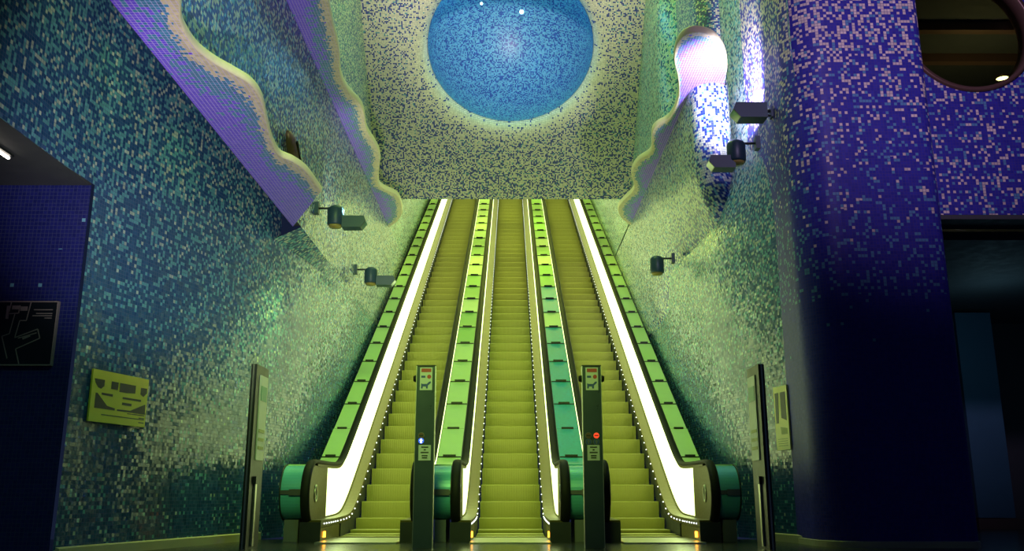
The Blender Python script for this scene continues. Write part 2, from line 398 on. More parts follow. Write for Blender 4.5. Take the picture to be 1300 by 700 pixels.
# ceiling: the bulkhead sloping down at 45 degrees to its lip above the escalators, with the crater in it
S2 = sqrt(0.5)
LIPY, LIPZ = 18.0, 6.5
def bh(x, s, d=0.0):
    """point on the bulkhead: x across, s up the slope from the lip, d depth behind the surface"""
    return (x, LIPY - s * S2 + d * S2, LIPZ + s * S2 + d * S2)
CS = 3.15; RX, RS = 1.60, 1.52
def ceil_mix(s):
    return (lerp(0.56, 0.72, ss(0.0, 3.5, s)), 0.16)
def build_ceiling():
    V, UV, AT, Fc = [], [], [], []
    NA = 128
    prof = [1.0, 1.03, 1.07, 1.12, 1.18, 1.26, 1.36]       # the rolled rim, then out to the rectangle
    dep = [0.26, 0.15, 0.08, 0.035, 0.012, 0.002, 0.0]
    HX, S0, S1 = 2.85, 0.0, 8.5
    for a in range(NA):
        t = 2 * pi * a / NA; c, s_ = cos(t), sin(t)
        # distance to the rectangle in this direction
        k = 1e9
        if abs(c) > 1e-6: k = min(k, HX / abs(c))
        if s_ > 1e-6: k = min(k, (S1 - CS) / s_)
        if s_ < -1e-6: k = min(k, (CS - S0) / -s_)
        for r, d in zip(prof, dep):
            x, s = RX * r * c, CS + RS * r * s_
            V.append(bh(x, s, d)); UV.append((x, s))
            e = 1 - ss(1.05, 1.30, r)
            b_ = ceil_mix(s); AT.append((lerp(b_[0], 0.93, e), lerp(b_[1], 0, e)))
        x0, s0 = RX * prof[-1] * c, CS + RS * prof[-1] * s_
        for q in (0.2, 0.4, 0.6, 0.8, 1.0):
            x, s = lerp(x0, k * c, q), lerp(s0, CS + k * s_, q)
            V.append(bh(x, s, 0)); UV.append((x, s)); AT.append(ceil_mix(s))
    n = len(prof) + 5
    for a in range(NA):
        b_ = (a + 1) % NA
        for r in range(n - 1):
            Fc.append([a * n + r, a * n + r + 1, b_ * n + r + 1, b_ * n + r])
    return surf_raw('ceiling', V, Fc, UV, AT, M['ceiling'])
ceiling = tag(build_ceiling(), kind='structure')
def fSc(u, v):
    x = lerp(-2.85, 2.85, u); Y = lerp(18.0, 33.0, v)
    return (x, Y, LIPZ + (Y - 18) * T30), (x, Y * 1.15), (0.6, 0.15)
surf('shaft_ceiling', fSc, 6, 10, M['ceiling'], ceiling)
def fEnd(u, v):
    x = lerp(-2.85, 2.85, u); z = lerp(9.0, 16.0, v)
    return (x, 33.0, z), (x, z), (0.5, 0.2)
tag(surf('wall_back', fEnd, 4, 4, M['ceiling']), kind='structure')

# crater: blue-lit bowl behind the round opening
crater = empty('light_crater', bh(0, CS, 1.0), label='round blue-lit mosaic crater recessed in the sloping ceiling above the escalators', cat='ceiling recess')
def fD(u, v):
    t = 2 * pi * u; a = v * pi / 2 * 0.999
    r = cos(a) * (1 + 0.10 * sin(2 * a)); d = 0.24 + 2.1 * sin(a)
    x, s = RX * r * cos(t), CS + RS * r * sin(t)
    p = Vector(bh(x, s, d)) - Vector(bh(0, CS, 1.0))
    arc = (1 - v) * 2.6
    return tuple(p), (20 + arc * cos(t), arc * sin(t)), (0.50, 0.30)
surf('crater_bowl', fD, 96, 28, M['dome'], crater)
def crater_lamp(px, ps, r):
    b = MB(); n = 8
    p = Vector(bh(px, ps, 1.9)) - Vector(bh(0, CS, 1.0))
    b.lathe([(0.001, -r), (r * 0.7, -r * 0.7), (r, 0), (r * 0.7, r * 0.7), (0.001, r)], p, n=12)
    o = b.build('crater_lamp', M['star'], crater, True); return o
crater_lamp(-0.60, 3.55, 0.028); crater_lamp(0.23, 3.38, 0.045)
add_light('crater_blue', 'POINT', bh(-0.75, CS + 0.95, 0.9), bh(0, 0, 0), (0.05, 0.50, 1.0), 22, 0.25)
add_light('crater_blue', 'POINT', bh(0.55, CS + 0.75, 0.9), bh(0, 0, 0), (0.06, 0.52, 1.0), 14, 0.25)
add_light('crater_blue', 'POINT', bh(0.0, CS - 0.5, 0.6), bh(0, 0, 0), (0.20, 0.75, 1.0), 10, 0.25)

# skirting strips
def skirting(name, sgn, y0, y1):
    b = MB(); n = 12
    for i in range(n):
        ya, yb = lerp(y0, y1, i / n), lerp(y0, y1, (i + 1) / n)
        xa, xb = sgn * (flare(ya) - 0.005), sgn * (flare(yb) - 0.005)
        da = -sgn * 0.03
        r1 = [(xa, ya, 0.0), (xa + da, ya, 0.0), (xa + da, ya, 0.075), (xa, ya, 0.085)]
        r2 = [(xb, yb, 0.0), (xb + da, yb, 0.0), (xb + da, yb, 0.075), (xb, yb, 0.085)]
        b.sweep([r1, r2])
    return tag(b.build(name, M['trim']), kind='structure')
skirting('baseboard_left', -1, 7.3, 10.5); skirting('baseboard_right', 1, 9.3, 10.5)

# ================================================================= PILLAR and the wall beyond it
pil = empty('pillar', (3.7, 9.8, 0), label='wide rounded pillar in deep blue mosaic right of the escalators', cat='pillar')
def pillar_plan():
    pts = []
    x0, x1, y0, y1, r = 2.97, 4.42, 8.80, 10.6, 0.42
    pts.append((x0, y1)); pts.append((x0, y0 + r + 0.3))
    for k in range(13):
        a = pi + (pi / 2) * k / 12; pts.append((x0 + r + r * cos(a), y0 + r + r * sin(a)))
    for k in range(1, 5): pts.append((lerp(x0 + r, x1 - 0.12, k / 5), y0))
    for k in range(7):
        a = 1.5 * pi + (pi / 2) * k / 6; pts.append((x1 - 0.12 + 0.12 * cos(a), y0 + 0.12 + 0.12 * sin(a)))
    pts.append((x1, y1)); return pts
def build_pillar():
    pl = pillar_plan(); V, UV, AT, Fc = [], [], [], []
    zs = [0.0, 0.6, 1.2, 1.8, 2.2, 2.38, 2.44, 2.8, 3.2, 3.6, 4.0, 4.4, 4.8, 5.2, 5.6, 6.2, 7.0, 9.0]
    n = len(pl)
    for z in zs:
        s = 0
        for k, (x, y) in enumerate(pl):
            if k: s += math.dist(pl[k - 1], pl[k])
            V.append((x - 3.7, y - 9.8, z)); UV.append((s, z))
            cr = interp([(2.9, 0.0), (3.5, 0.03), (4.0, 0.13), (4.6, 0.20), (5.2, 0.34), (5.8, 0.50), (9, 0.6)], z)
            te = interp([(2.0, 0.0), (2.38, 0.012), (2.44, 0.20), (3.2, 0.17), (4.5, 0.14), (9, 0.14)], z)
            AT.append((cr, te))
    for j in range(len(zs) - 1):
        for k in range(n - 1):
            Fc.append([j * n + k, j * n + k + 1, (j + 1) * n + k + 1, (j + 1) * n + k])
    o = surf_raw('pillar_shaft', V, Fc, UV, AT, M['pillar'], pil)
    b = MB(); r1 = [(x * 1 - 3.7, y - 9.8) for x, y in pl]
    rings = []
    for (x, y) in pl:
        dx, dy = x - 3.75, y - 9.9; l = sqrt(dx * dx + dy * dy); ox, oy = dx / l * 0.02, dy / l * 0.02
        rings.append([(x - 3.7, y - 9.8, 0), (x - 3.7 + ox, y - 9.8 + oy, 0), (x - 3.7 + ox, y - 9.8 + oy, 0.055), (x - 3.7, y - 9.8, 0.06)])
    b.sweep(rings); b.build('pillar_base', M['trim'], pil)
build_pillar()

# wall over the dark passage on the right, with the round window
PCX, PCZ, PR = 5.24, 5.66, 0.74
def build_far_wall():
    V, UV, AT, Fc = [], [], [], []
    NA = 64; X0, X1, Z0, Z1 = 4.2, 9.0, 3.45, 9.0; Y = 9.42
    for a in range(NA):
        t = 2 * pi * a / NA; c, s_ = cos(t), sin(t); k = 1e9
        if c > 1e-6: k = min(k, (X1 - PCX) / c)
        if c < -1e-6: k = min(k, (PCX - X0) / -c)
        if s_ > 1e-6: k = min(k, (Z1 - PCZ) / s_)
        if s_ < -1e-6: k = min(k, (PCZ - Z0) / -s_)
        for q in (0, 0.33, 0.66, 1.0):
            r = lerp(PR, k, q); x, z = PCX + r * c, PCZ + r * s_
            V.append((x, Y, z)); UV.append((x, z)); AT.append((0.17, 0.17))
    for a in range(NA):
        b_ = (a + 1) % NA
        for r in range(3): Fc.append([a * 4 + r, a * 4 + r + 1, b_ * 4 + r + 1, b_ * 4 + r])
    return surf_raw('wall_right_passage', V, Fc, UV, AT, M['pillar'])
wrp = tag(build_far_wall(), kind='structure')
lt = MB(); lt.box(4.2, 9.0, 9.42, 9.8, 3.40, 3.449); lt.build('lintel_soffit', M['plain_dark'], wrp)
win = empty('window_1', (PCX, 9.42, PCZ), kind='structure')
b = MB(); n = 64; rings = []
for a in range(n + 1):
    t = 2 * pi * a / n
    rings.append([(cos(t) * r, y, sin(t) * r) for (r, y) in ((PR + 0.02, -0.03), (PR + 0.02, 0.25), (PR - 0.03, 0.25), (PR - 0.03, -0.03))])
b.sweep(rings, cap=False); b.build('window_frame', M['ring'], win, True)
pb = MB(); pb.lathe([(0.001, 0), (PR - 0.02, 0), (PR - 0.02, 0.02), (0.001, 0.02)], (0, 0.22, 0), (0, 1, 0), 48); 
pgl = bpy.data.materials.new('window_glass'); pgl.use_nodes = True; _b = pgl.node_tree.nodes['Principled BSDF']
_b.inputs['Base Color'].default_value = (0.75, 0.75, 0.6, 1); _b.inputs['Transmission Weight'].default_value = 1.0; _b.inputs['Roughness'].default_value = 0.0; _b.inputs['IOR'].default_value = 1.1
pb.build('pane', pgl, win)
# room seen through the round window: dark ceiling with beams and one round lamp
rm = MB(); rm.box(4.25, 9.5, 9.9, 13.5, 6.75, 6.85); up = tag(rm.build('ceiling_upper', M['plain_dark']), kind='structure')
for yy in (11.14, 12.06):
    b = MB(); b.box(4.25, 9.5, yy, yy + 0.12, 6.62, 6.75); b.build('beam', M['ring'], up)
b = MB(); b.box(4.25, 9.5, 13.5, 13.6, 3.4, 6.75); tag(b.build('wall_upper_back', M['plain_dark']), kind='structure')
dl = empty('downlight', (7.57, 12.82, 6.75), label='round yellow downlight seen through the round window', cat='lamp')
b = MB(); b.lathe([(0.001, 0.0), (0.085, 0.0), (0.085, 0.02), (0.001, 0.02)], (0, 0, -0.02), n=24); b.build('diffuser', M['downlight'], dl)
b = MB(); rings = [[(cos(2 * pi * a / 24) * r, sin(2 * pi * a / 24) * r, z) for (r, z) in ((0.085, -0.03), (0.11, -0.03), (0.11, 0.03), (0.085, 0.03))] for a in range(25)]
b.sweep(rings, cap=False); b.build('bezel', M['ring'], dl, True)
add_light('upper_room_fill', 'POINT', (6.6, 11.6, 5.6), (0, 0, 0), (1.0, 0.9, 0.35), 14, 0.2)  # added fill, brightens the room behind the round window
# dark passage under it
b = MB(); b.box(4.3, 9.5, 15.0, 15.1, 0, 3.4); tag(b.build('wall_passage_back', M['plain_dark']), kind='structure')
b = MB(); b.box(4.3, 9.5, 9.9, 15.0, 3.3, 3.40); tag(b.build('ceiling_passage', M['plain_dark']), kind='structure')
b = MB(); b.box(4.42, 9.5, 10.56, 15.0, -0.2, 0.0); tag(b.build('floor_passage', M['floor']), kind='structure')
wp = empty('wall_panel', (7.2, 13.9, 0), label='dim blue-green wall panel standing in the dark passage on the right', cat='panel')
b = MB(); b.box(-0.28, 0.27, -0.06, 0.06, 0.16, 3.25); b.build('panel_board', M['bluewall'], wp)
b = MB(); b.box(-0.30, 1.2, -0.09, 0.06, 0.0, 0.15); b.build('panel_plinth', M['ring'], wp)
add_light('passage_lamp', 'POINT', (6.6, 12.0, 2.6), (0, 0, 0), (0.35, 0.75, 0.95), 6, 0.2)

# ================================================================= WAVY LEDGES
def catmull(pts, n=6):
    out = []
    P = [pts[0]] + pts + [pts[-1]]
    for i in range(1, len(P) - 2):
        for k in range(n):
            t = k / n; a, b_, c, d = P[i - 1], P[i], P[i + 1], P[i + 2]
            out.append(tuple(0.5 * ((2 * b_[j]) + (-a[j] + c[j]) * t + (2 * a[j] - 5 * b_[j] + 4 * c[j] - d[j]) * t * t + (-a[j] + 3 * b_[j] - 3 * c[j] + d[j]) * t ** 3) for j in (0, 1)))
    out.append(tuple(pts[-1])); return out

def ledge(name, wavy, inner, z, th, label, base, band=0.30, cream_w=0.16):
    """horizontal slab: wavy outer edge, inner edge given point for point; underside tiles turn cream towards the wavy edge"""
    t = empty(name, base, label=label, cat='ledge', group='wavy mosaic ledges')
    n = len(wavy); NV = 14
    V, UV, AT, Fc = [], [], [], []
    bx, by, bz = base
    s = 0
    for i in range(n):
        w_, q = wavy[i], inner[i]
        L_ = math.dist(w_, q)
        for j in range(NV + 1):
            v = (j / NV) ** 1.5
            x, y = lerp(w_[0], q[0], v), lerp(w_[1], q[1], v)
            d = v * L_
            e = 1 - ss(cream_w * 0.35, cream_w * 1.25, d)
            te = 1 - ss(cream_w * 0.9, cream_w * 3.0, d)
            V.append((x - bx, y - by, z - bz)); UV.append((x, y)); AT.append((e, 0.95 * te + 0.02))
    for i in range(n - 1):
        for j in range(NV):
            a = i * (NV + 1) + j
            Fc.append([a, a + 1, a + NV + 2, a + NV + 1])
    surf_raw('ledge_underside', V, Fc, UV, AT, M['violet'], t)
    # rounded cream rim and plain top
    r = MB(); rings = []
    for i in range(n):
        a = Vector(wavy[max(0, i - 1)]); c = Vector(wavy[min(n - 1, i + 1)]); d = (c - a)
        nn = Vector((d.y, -d.x)); nn = nn.normalized() if nn.length else Vector((1, 0))
        mid = Vector(wavy[i]) - Vector(inner[i])
        if nn.dot(mid) < 0: nn = -nn
        ring = []
        for k in range(9):
            an = -pi / 2 + pi * k / 8
            o = 0.014 * cos(an); h = th / 2 + th / 2 * sin(an)
            p = Vector(wavy[i]) + nn * o
            ring.append((p.x - bx, p.y - by, z + h - bz))
        rings.append(ring)
    r.sweep(rings, closed=False); r.build('ledge_rim', M['rim'], t, True, fix=False)
    tp = MB(); tp.sweep([[(wavy[i][0] - bx, wavy[i][1] - by, z + th - bz), (inner[i][0] - bx, inner[i][1] - by, z + th - bz), (inner[i][0] - bx, inner[i][1] - by, z + 0.002 - bz)] for i in range(n)], closed=False)
    tp.build('ledge_top', M['plain_dark'], t, fix=False)
    e = MB(); e.quad(*[(wavy[-1][0] - bx, wavy[-1][1] - by, z - bz), (inner[-1][0] - bx, inner[-1][1] - by, z - bz), (inner[-1][0] - bx, inner[-1][1] - by, z + th - bz), (wavy[-1][0] - bx, wavy[-1][1] - by, z + th - bz)])
    e.build('ledge_end', M['rim'], t, fix=False)
    return t

w1 = [(-2.10, 2.6), (-2.16, 3.4), (-2.08, 4.3), (-2.14, 5.0), (-2.16, 5.29), (-2.25, 5.59), (-2.27, 5.93), (-2.21, 6.17), (-2.12, 6.35), (-2.04, 6.54), (-2.03, 6.8), (-2.10, 7.23), (-2.17, 7.67), (-2.19, 8.05), (-2.10, 8.23), (-2.03, 8.51), (-2.01, 9.11)]
w1 = catmull(w1)
i1 = [(-2.60, lerp(2.4, 10.38, ((y - 2.6) / (9.11 - 2.6)))) for (x, y) in w1]
ledge('wavy_ledge', w1, i1, 3.60, 0.07, 'violet-lit wavy-edged mosaic ledge low on the left wall, nearest the doorway', (-2.5, 9.0, 3.6), cream_w=0.21)

w2 = [(-2.05, 6.0), (-2.12, 7.2), (-2.0, 8.2), (-2.03, 8.77), (-2.04, 9.09), (-2.09, 9.61), (-2.14, 10.29), (-2.24, 10.94), (-2.22, 11.46), (-2.12, 11.98), (-2.18, 12.78), (-2.13, 13.41), (-2.14, 13.92), (-2.33, 15.07), (-2.29, 15.48), (-2.08, 15.93), (-2.12, 16.88), (-2.30, 17.5), (-2.48, 17.84)]
w2 = catmull(w2)
i2 = [(-2.50 - 0.0, lerp(6.0, 17.86, ((y - 6.0) / (17.84 - 6.0)))) for (x, y) in w2]
ledge('wavy_ledge', w2, i2, 5.85, 0.09, 'blue wavy-edged mosaic ledge high on the left, under the bulkhead with the crater', (-2.5, 12.0, 5.85), cream_w=0.12)

w3 = [(2.48, 17.78), (2.2, 17.2), (2.08, 16.63), (2.12, 16.15), (2.23, 15.48), (2.08, 14.66), (2.11, 14.1), (2.26, 13.64), (2.16, 12.77), (2.33, 12.33), (2.34, 11.66), (2.23, 11.04), (2.08, 10.49), (2.05, 10.02), (2.18, 9.81), (2.44, 9.92), (2.67, 10.32), (2.83, 10.93), (2.95, 11.78), (3.0, 12.4)]
w3 = catmull(w3)
def inner3(p):
    x, y = p
    return None
plan = fin_plan(0, 11.16, 2.45, 2.98, 17.8)
i3 = []
nose = plan[1:-1]
for k, (x, y) in enumerate(w3):
    f = k / (len(w3) - 1)
    if f < 0.60: i3.append((2.45, lerp(17.8, nose[0][1], f / 0.60)))
    else:
        q = (f - 0.60) / 0.40 * (len(nose) - 1); a = int(q); a2 = min(a + 1, len(nose) - 1)
        i3.append((lerp(nose[a][0], nose[a2][0], q - a), lerp(nose[a][1], nose[a2][1], q - a)))
ledge('wavy_ledge', w3, i3, 5.85, 0.09, 'wavy mosaic ledge high on the right wall with a rounded hood at its near end', (2.5, 12.0, 5.85), cream_w=0.12)

# dark oval fitting on the low left ledge
ov = empty('oval_vent', (-2.47, 9.55, 4.2), label='dark oval vent hood on the left wall just above the violet-lit ledge', cat='vent')
b = MB(); b.lathe([(0.001, 0.10), (0.14, 0.085), (0.19, 0.04), (0.20, 0.0), (0.001, 0.0)], (0, 0, 0), (1, 0, 0), 24)
o = b.build('vent_hood', M['ring'], ov, True); o.scale = (1, 1.5, 0.6); o.rotation_euler = (radians(-38), 0, 0)
b = MB(); b.box(0.02, 0.10, -0.16, 0.16, -0.012, 0.012); o = b.build('vent_slot', M['black'], ov); o.rotation_euler = (radians(-38), 0, 0); o.location = (0.01, 0, 0)

# ================================================================= ESCALATORS
YEND = 31.8
def nose(Y):
    l = (Y - 11.726) * T30; return 0.5 * (l + sqrt(l * l + 0.04))
def hand(Y):
    l = (Y - 11.656) * T30; return 0.86 + 0.5 * (l + sqrt(l * l + 0.0144))
def deckz(Y): return nose(Y) + lerp(0.215, 0.17, ss(11, 12.5, Y))
YS = [9.85, 10.2, 10.5] + [10.7 + 0.1 * k for k in range(24)] + [13.2 + (YEND - 13.2) * k / 20 for k in range(21)]

# one step: ridged riser and tread
def step_mesh():
    b = MB(); cols = []; n = 40; wd = 0.80 / n
    for k in range(n):
        x = -0.40 + k * wd
        cols += [(x, 0.0), (x + wd * 0.5, 0.0), (x + wd * 0.56, 0.011), (x + wd * 0.94, 0.011)]
    cols.append((0.40, 0.0))
    prof = [(0.022, -0.25), (0.012, -0.17), (0.004, -0.08), (0.0, -0.010), (0.004, 0.0)]
    m = len(cols); base = len(b.v)
    for (y, z) in prof:
        for (x, d) in cols: b.v.append((x, y + d, z))
    for (x, d) in cols: b.v.append((x, 0.46, 0.0 - d * 0.6))
    for j in range(len(prof)):
        for k in range(m - 1):
            b.f.append([base + j * m + k, base + j * m + k + 1, base + (j + 1) * m + k + 1, base + (j + 1) * m + k])
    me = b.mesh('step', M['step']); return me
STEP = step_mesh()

def strip(x0, x1, zlo, zhi, ys, b=None):
    b = b or MB()
    b.sweep([[(x0, y, zlo(y)), (x1, y, zlo(y)), (x1, y, zhi(y)), (x0, y, zhi(y))] for y in ys]); return b

def escalator(c, label):
    e = empty('escalator', (c, 9.7, 0), label=label, cat='escalator', group='escalators side by side')
    def P(b, name, mat, smooth=False, par=None):
        me = b.mesh(name, mat, smooth); recalc(me)
        me.transform(Matrix.Translation((0, -9.7, 0))); return link(name, me, par or e)
    k = 0; prev = None
    while True:
        Y = 10.78 + 0.4 * k; z = nose(Y)
        if Y > 31.3: break
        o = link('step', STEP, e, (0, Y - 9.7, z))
        rise = 0.06 if prev is None else max(0.04, z - prev)
        o.scale = (1, 1, min(1.0, (rise + 0.012) / 0.24)); prev = z; k += 1
    b = MB(); b.box(-0.415, 0.415, 9.55, 10.70, 0.0, 0.014); P(b, 'landing_plate', M['steel'])
    b = MB()
    for q in range(40): b.box(-0.40 + q * 0.02, -0.40 + q * 0.02 + 0.009, 10.70, 10.80, 0.0, 0.022)
    tag(P(b, 'comb', M['deckmetal']), kind='stuff')
    for s in (-1, 1):
        xs, xp = s * 0.415, s * 0.56
        lo, hi = min(xs, xp), max(xs, xp)
        # dark skirt under the inner deck
        yy = [y for y in YS if y >= 10.9]
        P(strip(lo + (0.004 if s < 0 else 0.0), hi - (0.004 if s > 0 else 0.0), lambda y: max(0.0, nose(y) - 0.16), lambda y: deckz(y) - 0.075, yy), 'skirt', M['dark'])
        P(strip(lo, hi, lambda y: 0.0, lambda y: deckz(y) - 0.075, [9.85, 10.2, 10.9]), 'skirt_front', M['deckmetal'])
        dk = P(strip(lo, hi, lambda y: deckz(y) - 0.07, lambda y: deckz(y), YS), 'inner_deck', M['deckmetal'])
        # LEDs on the deck's inner face
        b = MB(); y = 10.0; xl = s * 0.413
        while y < 31.5:
            zc = deckz(y) - 0.038; r = 0.0095
            b.lathe([(0.001, -r), (r, 0), (0.001, r)], (xl, y, zc), (1, 0, 0), 6); y += 0.13 if y < 10.7 else 0.19
        tag(P(b, 'led_strip', M['led'], par=dk), kind='stuff')
        b = MB(); b.box(min(xl - s * 0.012, xl + s * 0.01), max(xl - s * 0.012, xl + s * 0.01), 9.98, 10.05, 0.045, 0.105); P(b, 'comb_light', M['amber'])
        # backlit balustrade panels
        y0 = 10.75
        while y0 < 31.5:
            y1 = min(y0 + 1.45, 31.8); ya = [lerp(y0, y1 - 0.008, t / 8) for t in range(9)]
            x0_, x1_ = (xp, xp + s * 0.015)
            P(strip(min(x0_, x1_), max(x0_, x1_), lambda y: deckz(y) + 0.012, lambda y: hand(y) - 0.075, ya), 'light_panel', M['light_panel'])
            y0 = y1
        # trim rails above and below the backlit panels
        P(strip(min(xp - s * 0.012, xp + s * 0.02), max(xp - s * 0.012, xp + s * 0.02), lambda y: hand(y) - 0.078, lambda y: hand(y) - 0.045, [y for y in YS if y >= 10.05]), 'balustrade_rail', M['deckmetal'])
        P(strip(min(xp - s * 0.010, xp + s * 0.02), max(xp - s * 0.010, xp + s * 0.02), lambda y: deckz(y) + 0.001, lambda y: deckz(y) + 0.016, [y for y in YS if y >= 10.2]), 'glazing_bead', M['deckmetal'])
        # metal newel panel
        pts = [(10.745, deckz(10.745) + 0.016), (10.745, hand(10.745) - 0.08)]
        for q in range(17):
            a = pi / 2 + pi * q / 16; pts.append((10.06 + 0.31 * cos(a), 0.50 + 0.295 * sin(a)))
        b = MB(); b.prism(pts, 'x', xp - s * 0.012, xp + s * 0.02); nw = P(b, 'newel_panel', M['deckmetal'])
        b = MB(); rings = []
        for q in range(25):
            a = 2 * pi * q / 24
            rings.append([(xp - s * (0.012 + dx), 10.12 + (0.055 + dr) * cos(a), 0.50 + (0.085 + dr) * sin(a)) for dx, dr in ((0, 0.012), (0.014, 0.006), (0.014, -0.006), (0, -0.012))])
        b.sweep(rings, cap=False); P(b, 'oval_ring', M['steel'], True, nw)
        # handrail round the newel
        path = [(y, hand(y) - 0.025) for y in reversed([v for v in YS if v >= 10.2])]
        for q in range(19):
            a = pi / 2 + pi * q / 18; path.append((10.06 + 0.345 * cos(a), 0.50 + 0.335 * sin(a)))
        path += [(10.3, 0.165), (10.5, 0.165)]
        b = MB(); rings = []
        for i, (y, z) in enumerate(path):
            a = Vector(path[max(0, i - 1)]); d = (Vector(path[min(len(path) - 1, i + 1)]) - a).normalized(); nn = Vector((-d.y, d.x))
            rings.append([(xp + s * 0.012 + 0.050 * cos(2 * pi * g / 12), y + nn.x * 0.026 * sin(2 * pi * g / 12), z + nn.y * 0.026 * sin(2 * pi * g / 12)) for g in range(12)])
        b.sweep(rings); P(b, 'handrail', M['black'], True)
        b = MB(); b.box(min(xs, xp + s * 0.075), max(xs, xp + s * 0.075), 9.835, 9.849, 0.0, 0.205); P(b, 'front_cover', M['dark'])
        # dark shoe where the handrail enters
        b = MB(); b.prism([(9.86, 0.0), (10.7, 0.0), (10.7, 0.2), (10.02, 0.2), (9.92, 0.12)], 'x', xp - s * 0.0 + s * 0.005, xp + s * 0.075); P(b, 'newel_base', M['dark'])
    return e
escalator(-1.57, 'left escalator of the three, beside the left mosaic wall')
escalator(0.0, 'middle escalator of the three, between the two sign posts')
escalator(1.57, 'right escalator of the three, beside the wall with the pillar')

# ================================================================= DECKS BETWEEN AND BESIDE THE ESCALATORS
JY = [11.88 + 0.728 * k for k in range(28)]
def deck_tile_mesh(wd, mat):
    b = MB(); L_ = 0.728 - 0.022; h = L_ * T30
    for (y, z) in ((0, 0), (L_, h)): pass
    v = [(-wd, 0, -0.02), (wd, 0, -0.02), (wd, L_, h - 0.02), (-wd, L_, h - 0.02), (-wd, 0, 0), (wd, 0, 0), (wd, L_, h), (-wd, L_, h)]
    b.v = v; b.f = [[0, 3, 2, 1], [4, 5, 6, 7], [0, 1, 5, 4], [1, 2, 6, 5], [2, 3, 7, 6], [3, 0, 4, 7]]
    return b.mesh('deck_panel', mat)
def bracket_mesh(wd):
    b = MB(); b.box(-wd * 0.55, wd * 0.55, -0.02, 0.03, 0.0, 0.028); b.box(-wd, wd, -0.004, 0.012, -0.018, 0.006); return b.mesh('joint_clip', M['dark'])
TOP = -0.055
def deck(cx, hw, label, cat, group, mats, name, plinth):
    t = empty(name, (cx, 9.8, 0), label=label, cat=cat, group=group)
    def P(b, nm, mat, smooth=False, par=None):
        me = b.mesh(nm, mat, smooth); recalc(me); me.transform(Matrix.Translation((0, -9.8, 0))); return link(nm, me, par or t)
    P(strip(-hw - 0.012, hw + 0.012, lambda y: max(0.235, nose(y) - 0.2), lambda y: hand(y) + TOP - 0.025, [y for y in YS if y >= 10.2]), 'deck_core', M['dark'])
    tm = {m: deck_tile_mesh(hw, M[m]) for m in set(mats)}; bm_ = bracket_mesh(hw)
    for k, y in enumerate(JY[:-1]):
        o = link('deck_panel', tm[mats[min(k, len(mats) - 1)]], t, (0, y + 0.011 - 9.8, hand(y + 0.011) + TOP))
        c_ = link('joint_clip', bm_, o, (0, -0.011, 0.0))
    # first, curved panel at the foot
    P(strip(-hw, hw, lambda y: hand(y) + TOP - 0.02, lambda y: hand(y) + TOP, [10.12, 10.4, 10.8] + [11.0 + 0.11 * k for k in range(8)] + [11.868]), 'foot_panel', M[mats[0]])
    # rounded end cap in two halves with a band
    def half(a0, a1, nm):
        b = MB(); rings = []
        for q in range(13):
            a = lerp(a0, a1, q / 12); cy, cz = cos(a), sin(a)
            rings.append([(-hw, 10.12 + 0.27 * cy, 0.51 + 0.285 * cz), (hw, 10.12 + 0.27 * cy, 0.51 + 0.285 * cz), (hw, 10.12 + 0.25 * cy, 0.51 + 0.265 * cz), (-hw, 10.12 + 0.25 * cy, 0.51 + 0.265 * cz)])
        b.sweep(rings); return P(b, nm, M['cap'])
    half(pi / 2, pi - 0.06, 'end_cap'); half(pi + 0.06, 1.5 * pi, 'end_cap')
    b = MB(); b.box(-hw * 1.02, hw * 1.02, 9.838, 9.90, 0.488, 0.532); bd = P(b, 'cap_band', M['band'])
    b = MB(); b.box(-hw * 0.2, hw * 0.95, 9.828, 9.845, 0.478, 0.542); P(b, 'band_plate', M['band'], par=bd)
    b = MB()
    for sx in (-1, 1):
        pts = [(10.14, 0.51 + 0.30)] + [(10.12 + 0.29 * cos(a), 0.51 + 0.30 * sin(a)) for a in [pi / 2 + pi * q / 18 for q in range(19)]] + [(10.14, 0.21)]
        b.prism(pts, 'x', sx * (hw + 0.001), sx * (hw + 0.012))
    P(b, 'cap_cheek', M['dark'])
    b = MB(); b.box(plinth[0], plinth[1], 9.98, 10.6, 0.0, 0.225); P(b, 'plinth', M['grey'])
    return t
pale = 'panel_green'; mid = 'panel_mid'; te = 'panel_teal'
deck(-2.315, 0.115, 'deck of pale green panels between the left escalator and the left wall', 'deck', 'paneled decks along the escalators', [pale], 'escalator_deck', (-0.09, 0.06))
deck(2.315, 0.115, 'deck of pale green panels between the right escalator and the right wall', 'deck', 'paneled decks along the escalators', [pale], 'escalator_deck', (-0.06, 0.09))
deck(-0.785, 0.148, 'paneled divider between the left and middle escalators, pale green at its foot', 'deck', 'paneled decks along the escalators', [pale, pale, pale, pale, pale, mid, mid, pale, mid, mid, pale, pale, mid, mid, pale], 'escalator_deck', (-0.02, 0.10))
deck(0.785, 0.148, 'paneled divider between the middle and right escalators, reflecting teal at its foot', 'deck', 'paneled decks along the escalators', [te, te, te, te, te, te, pale, te, te, mid, mid, pale, mid, pale, mid], 'escalator_deck', (-0.10, 0.02))

